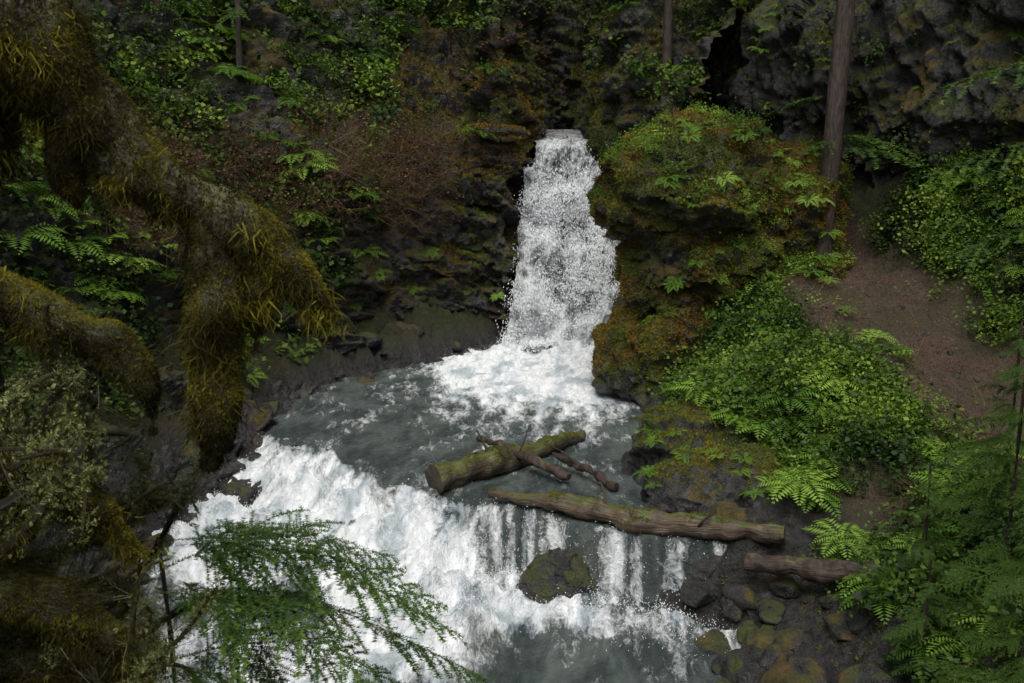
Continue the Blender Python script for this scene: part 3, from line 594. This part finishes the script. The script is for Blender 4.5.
def put(me, parent, name, loc, az, pitch, roll, sc):
    ob = bpy.data.objects.new(name, me); scene.collection.objects.link(ob); ob.parent = parent
    ob.location = loc; ob.rotation_euler = (Matrix.Rotation(az, 3, 'Z')@Matrix.Rotation(-pitch, 3, 'Y')@Matrix.Rotation(roll, 3, 'X')).to_euler(); ob.scale = (sc,)*3
def conifer(x, y, z0, h, r, b0, b1, nb, bl, meshes, lean=(0, 0), aim=None, name='hemlock_tree'):
    e = empty(name, (x, y, z0))
    top = np.array([lean[0], lean[1], h]); V, F, U = tube([(0, 0, -.5), (0, 0, .35), tuple(top*.3+[r*.3, 0, 0]), tuple(top*.7+.02), tuple(top)], [r*1.7, r*1.15, r, r*.6, .01], 16, 60, .02, 2.5)
    mk('trunk', V, F, m_bark, True, {"luv": U}, e)
    for i in range(nb):
        f = b0+(b1-b0)*(i+rs.rand())/nb; c = top*f; az = rs.uniform(0, 6.28) if aim is None else aim[0]+rs.normal()*aim[1]
        put(random.choice(meshes), e, 'branch_%d' % i, tuple(c), az, rs.uniform(-.35, .15), rs.normal()*.2, bl*(1-.7*(f-b0)/(1.001-b0))*rs.uniform(.6, 1.2))
    return e
e = conifer(5.9, 19.0, 2.2, 18, .165, .6, 1, 20, 2.4, farm, (.35, 0))
for i, (zz, az, pt, sc) in enumerate([(2.6, .1, .12, 2.1), (2.45, -.6, .1, 1.7), (2.7, .7, .05, 1.5), (2.55, -2.4, .1, 1.0), (3.4, 2.6, 0, 1.2), (5.4, .3, 0, 1.5), (5.8, 3.4, 0, 1.4)]): put(farm[i % 3], e, 'low_branch_%d' % i, (0, 0, zz), az, pt, 0, sc)
e = conifer(3.42, 22.9, 4.3, 15, .10, .5, 1, 20, 1.8, farm, (-.1, 0))
for i, (zz, az, pt, sc) in enumerate([(3.6, .4, -.2, 1.2), (4.0, 3.3, -.3, 1.1), (4.3, -.8, -.2, 1.2), (3.3, 2.4, -.4, .9)]): put(farm[i % 3], e, 'low_branch_%d' % i, (0, 0, zz), az, pt, 0, sc)
for x, y, z0 in [(-8.2, 25, 8), (7.5, 28, 9), (-.8, 36, 10)]:
    conifer(x, y, z0, rs.uniform(11, 14), .16, .08, 1, 34, 2.4, farm, (rs.normal()*.3, 0))
conifer(-5.6, 21.0, 4.0, 11, .06, .3, 1, 16, 1.2, farm, (.3, 0))
conifer(4.7, 8.9, .5, 2.4, .025, .08, .98, 46, 1.0, near)
conifer(5.4, 10.4, .7, 2.3, .03, .08, .98, 36, 1.0, near)
conifer(4.2, 7.5, .1, 1.8, .03, .05, .98, 34, .85, near)
conifer(4.35, 9.9, .3, 1.3, .02, .05, .98, 22, .65, near)
conifer(3.9, 8.7, .0, 1.2, .02, .05, .98, 20, .6, near)
e = conifer(-1.85, 4.9, .6, 2.3, .02, .9, .98, 2, .4, near)
for i, (dy, zz, az, pt, sc) in enumerate([(0, 2.25, .0, .02, 1.6), (-.1, 2.05, -.35, .05, 1.35), (.1, 2.25, .4, .0, 1.3), (.1, 1.9, .12, .0, 1.7), (-.2, 1.7, -.6, 0, 1.1), (0, 1.6, .3, -.05, 1.4), (0, 1.3, -.1, -.05, 1.3), (0, 1.9, .9, -.1, .8), (.1, 2.1, .2, .03, 1.5)]): put(near[i % 4], e, 'low_branch_%d' % i, (0, dy, zz), az, pt, rs.normal()*.15, sc)
e = conifer(4.75, 6.6, 1.5, 11, .13, .7, 1, 10, 1.4, near)
for i, (zz, az, pt, sc, yy) in enumerate([(4.15, 3.2, .08, 1.95, 0), (3.55, 3.1, .08, 1.95, .1), (3.0, 3.15, .1, 1.85, 0.)]): put(near[i], e, 'low_branch_%d' % i, (0, 0, zz), az, pt, 0, sc)

# ------------------------------------------------------------------ mossy tree on the left
e = empty('mossy_tree', (0, 0, 0))
limbs = [([(-3.3, 4.1, 1.0), (-3.35, 4.1, 3), (-3.2, 4.2, 5.2), (-2.9, 4.3, 5.9), (-2.8, 4.2, 8)], [.22, .2, .18, .16, .1]),
         ([(-2.95, 4.3, 5.85), (-2.5, 4.35, 5.68), (-2.15, 4.4, 5.42), (-1.92, 4.5, 5.13), (-1.68, 4.5, 4.84), (-1.4, 4.5, 4.68), (-1.2, 4.5, 4.54), (-.97, 4.5, 4.34), (-.82, 4.5, 4.12)], [.24, .28, .28, .20, .11, .11, .13, .09, .02]),
         ([(-1.36, 4.5, 4.62), (-1.33, 4.48, 4.35), (-1.35, 4.46, 3.95), (-1.39, 4.45, 3.65), (-1.41, 4.45, 3.45)], [.11, .13, .12, .09, .03]),
         ([(-1.15, 4.52, 4.5), (-1.14, 4.5, 4.3), (-1.18, 4.5, 4.0)], [.09, .09, .02]),
         ([(-3.2, 4.3, 4.2), (-2.6, 4.4, 4.35), (-2.25, 4.5, 4.22), (-2.0, 4.5, 4.1), (-1.83, 4.5, 4.03), (-1.7, 4.5, 3.83), (-1.68, 4.5, 3.6)], [.12, .12, .11, .1, .11, .08, .02]),
         ([(-1.9, 4.5, 5.1), (-1.98, 4.5, 4.85), (-1.93, 4.5, 4.65)], [.14, .10, .02]),
         ([(-2.3, 4.5, 5.3), (-2.35, 4.5, 5.0), (-2.3, 4.5, 4.75)], [.2, .14, .02]),
         ([(-3.3, 4.0, 2.6), (-2.6, 4.1, 2.95), (-2.1, 4.2, 2.9), (-1.75, 4.25, 2.6)], [.12, .12, .1, .03]),
         ([(-3.3, 4.3, 2.1), (-2.7, 4.4, 2.5), (-2.3, 4.5, 2.45), (-1.9, 4.6, 2.2)], [.16, .16, .13, .04]),
         ([(-3.2, 4.0, 3.3), (-2.5, 4.1, 3.6), (-2.0, 4.2, 3.45), (-1.72, 4.3, 3.1)], [.1, .1, .08, .03])]
parts = [tube(p, r, 20, 70, .05, 3) for p, r in limbs]; V, F, U = join(parts); mk('limbs', V, F, m_limb, True, {"luv": U}, e)
cen, nor, ar = faceinfo(V, F); S_l = (V, F, cen, nor, ar*(cen[:, 0] > -3))
def hang(seed, n=8):
    r = np.random.RandomState(seed); V = []; F = []
    for i in range(n):
        c = r.normal(size=3)*np.array([.22, .22, .08]); L = r.uniform(.35, 1); w = r.uniform(.014, .03); dx = r.normal(size=2)*.28; a = r.uniform(0, 3.14); s = np.array([math.cos(a), math.sin(a), 0])
        for j in range(4):
            t_ = j/3; p = c+np.array([dx[0]*t_+.1*math.sin(5*t_+i)+r.normal()*.04, dx[1]*t_+r.normal()*.04, -L*t_]); ww = w*(1-t_)**.6+.002; o = len(V); V += [p-s*ww, p+s*ww]
            if j: F.append((o-2, o-1, o+1, o))
    return np.array(V), np.array(F)
hg = [hang(s) for s in range(8)]
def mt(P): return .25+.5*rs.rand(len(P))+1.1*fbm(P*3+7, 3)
P, N = sample(S_l, 18000, lambda c, n: .3+sstep(.3, -.6, n[:, 2])); up_ = np.array([0, 0, 1.])+rs.normal(size=P.shape)*.2-N*.5
scatter('hanging_moss', hg, P-N*.015, up_, rs.uniform(.03, .075, len(P))*(1+1.1*(fbm(P*5, 2) > .3)), m_hang, e, tint=mt(P)-.1)
P, N = sample(S_l, 95000, lambda c, n: sstep(-1.1, .1, n[:, 2])+.35); scatter('moss_cover', tufts, P, N+rs.normal(size=P.shape)*.45-Zup*.4, rs.uniform(.006, .018, len(P)), m_hang, e, tint=mt(P)+.35*N[:, 2])  # upward faces tinted lighter: lit tops painted into the moss colour
e = empty('lichen_bush', (0, 0, 0)); parts = []
for i in range(64):
    a = np.array([rs.uniform(-3.1, -2.2), rs.uniform(3.9, 5.2), rs.uniform(1.6, 3.3)]); b = a+np.array([rs.uniform(.4, 1.05), rs.uniform(-.3, .2), rs.uniform(-.1, 1.0)]); b[0] = min(b[0], -1.6-.3*max(0, b[2]-2.7)); c = (a+b)/2+rs.normal(size=3)*.13
    parts.append(tube([a, c, b, b+rs.normal(size=3)*.12], [.035, .022, .012, .004], 7, 24, .006, 8))
V, F, U = join(parts); mk('branches', V, F, m_limb, True, {"luv": U}, e); cen, nor, ar = faceinfo(V, F); S_b = (V, F, cen, nor, ar)
P, N = sample(S_b, 46000, lambda c, n: sstep(.0, .35, fbm(c*3.5, 2))+.05); scatter('lichen', tufts, P+rs.normal(size=P.shape)*.03, N+rs.normal(size=P.shape)*.5, rs.uniform(.006, .022, len(P)), m_lich, e)
P, N = sample(S_b, 10000); scatter('moss_strands', hg, P, Zup+rs.normal(size=P.shape)*.2, rs.uniform(.03, .08, len(P)), m_hang, e)
P, N = sample(S_b, 160); scatter('twigs', twg, P, N+Zup*.5, rs.uniform(.2, .4, len(P)), m_limb, e)

# ------------------------------------------------------------------ light, camera
w = bpy.data.worlds.new("World"); scene.world = w; w.use_nodes = True; nt = w.node_tree; bg = nt.nodes['Background']
sky = nt.nodes.new('ShaderNodeTexSky'); sky.sky_type = 'NISHITA'; sky.sun_disc = False; sky.sun_elevation = math.radians(64); sky.sun_rotation = math.radians(190)
hs = nt.nodes.new('ShaderNodeHueSaturation'); hs.inputs['Saturation'].default_value = .3
nt.links.new(sky.outputs[0], hs.inputs['Color']); nt.links.new(hs.outputs[0], bg.inputs[0]); bg.inputs[1].default_value = .15
sd = bpy.data.lights.new('sun', 'SUN'); sd.energy = 4.0; sd.angle = math.radians(50); sd.color = (1, .97, .92)
so = bpy.data.objects.new('sun', sd); scene.collection.objects.link(so)
el, az = math.radians(64), math.radians(190); dirv = Vector((math.sin(az)*math.cos(el), math.cos(az)*math.cos(el), math.sin(el))); so.rotation_euler = dirv.to_track_quat('Z', 'Y').to_euler()
cd = bpy.data.cameras.new('camera'); cam = bpy.data.objects.new('camera', cd); scene.collection.objects.link(cam); scene.camera = cam
cd.sensor_width = 36; cd.lens = 35.156; cd.clip_end = 1000; cd.clip_start = .05
cam.location = (0, 0, 5); cam.rotation_euler = (math.radians(78), 0, 0)
cd.dof.use_dof = True; cd.dof.focus_distance = 18; cd.dof.aperture_fstop = 5.6
scene.view_settings.view_transform = 'Standard'; scene.view_settings.look = 'None'; scene.view_settings.exposure = 0
print('faces', sum(len(m.polygons) for m in bpy.data.meshes))
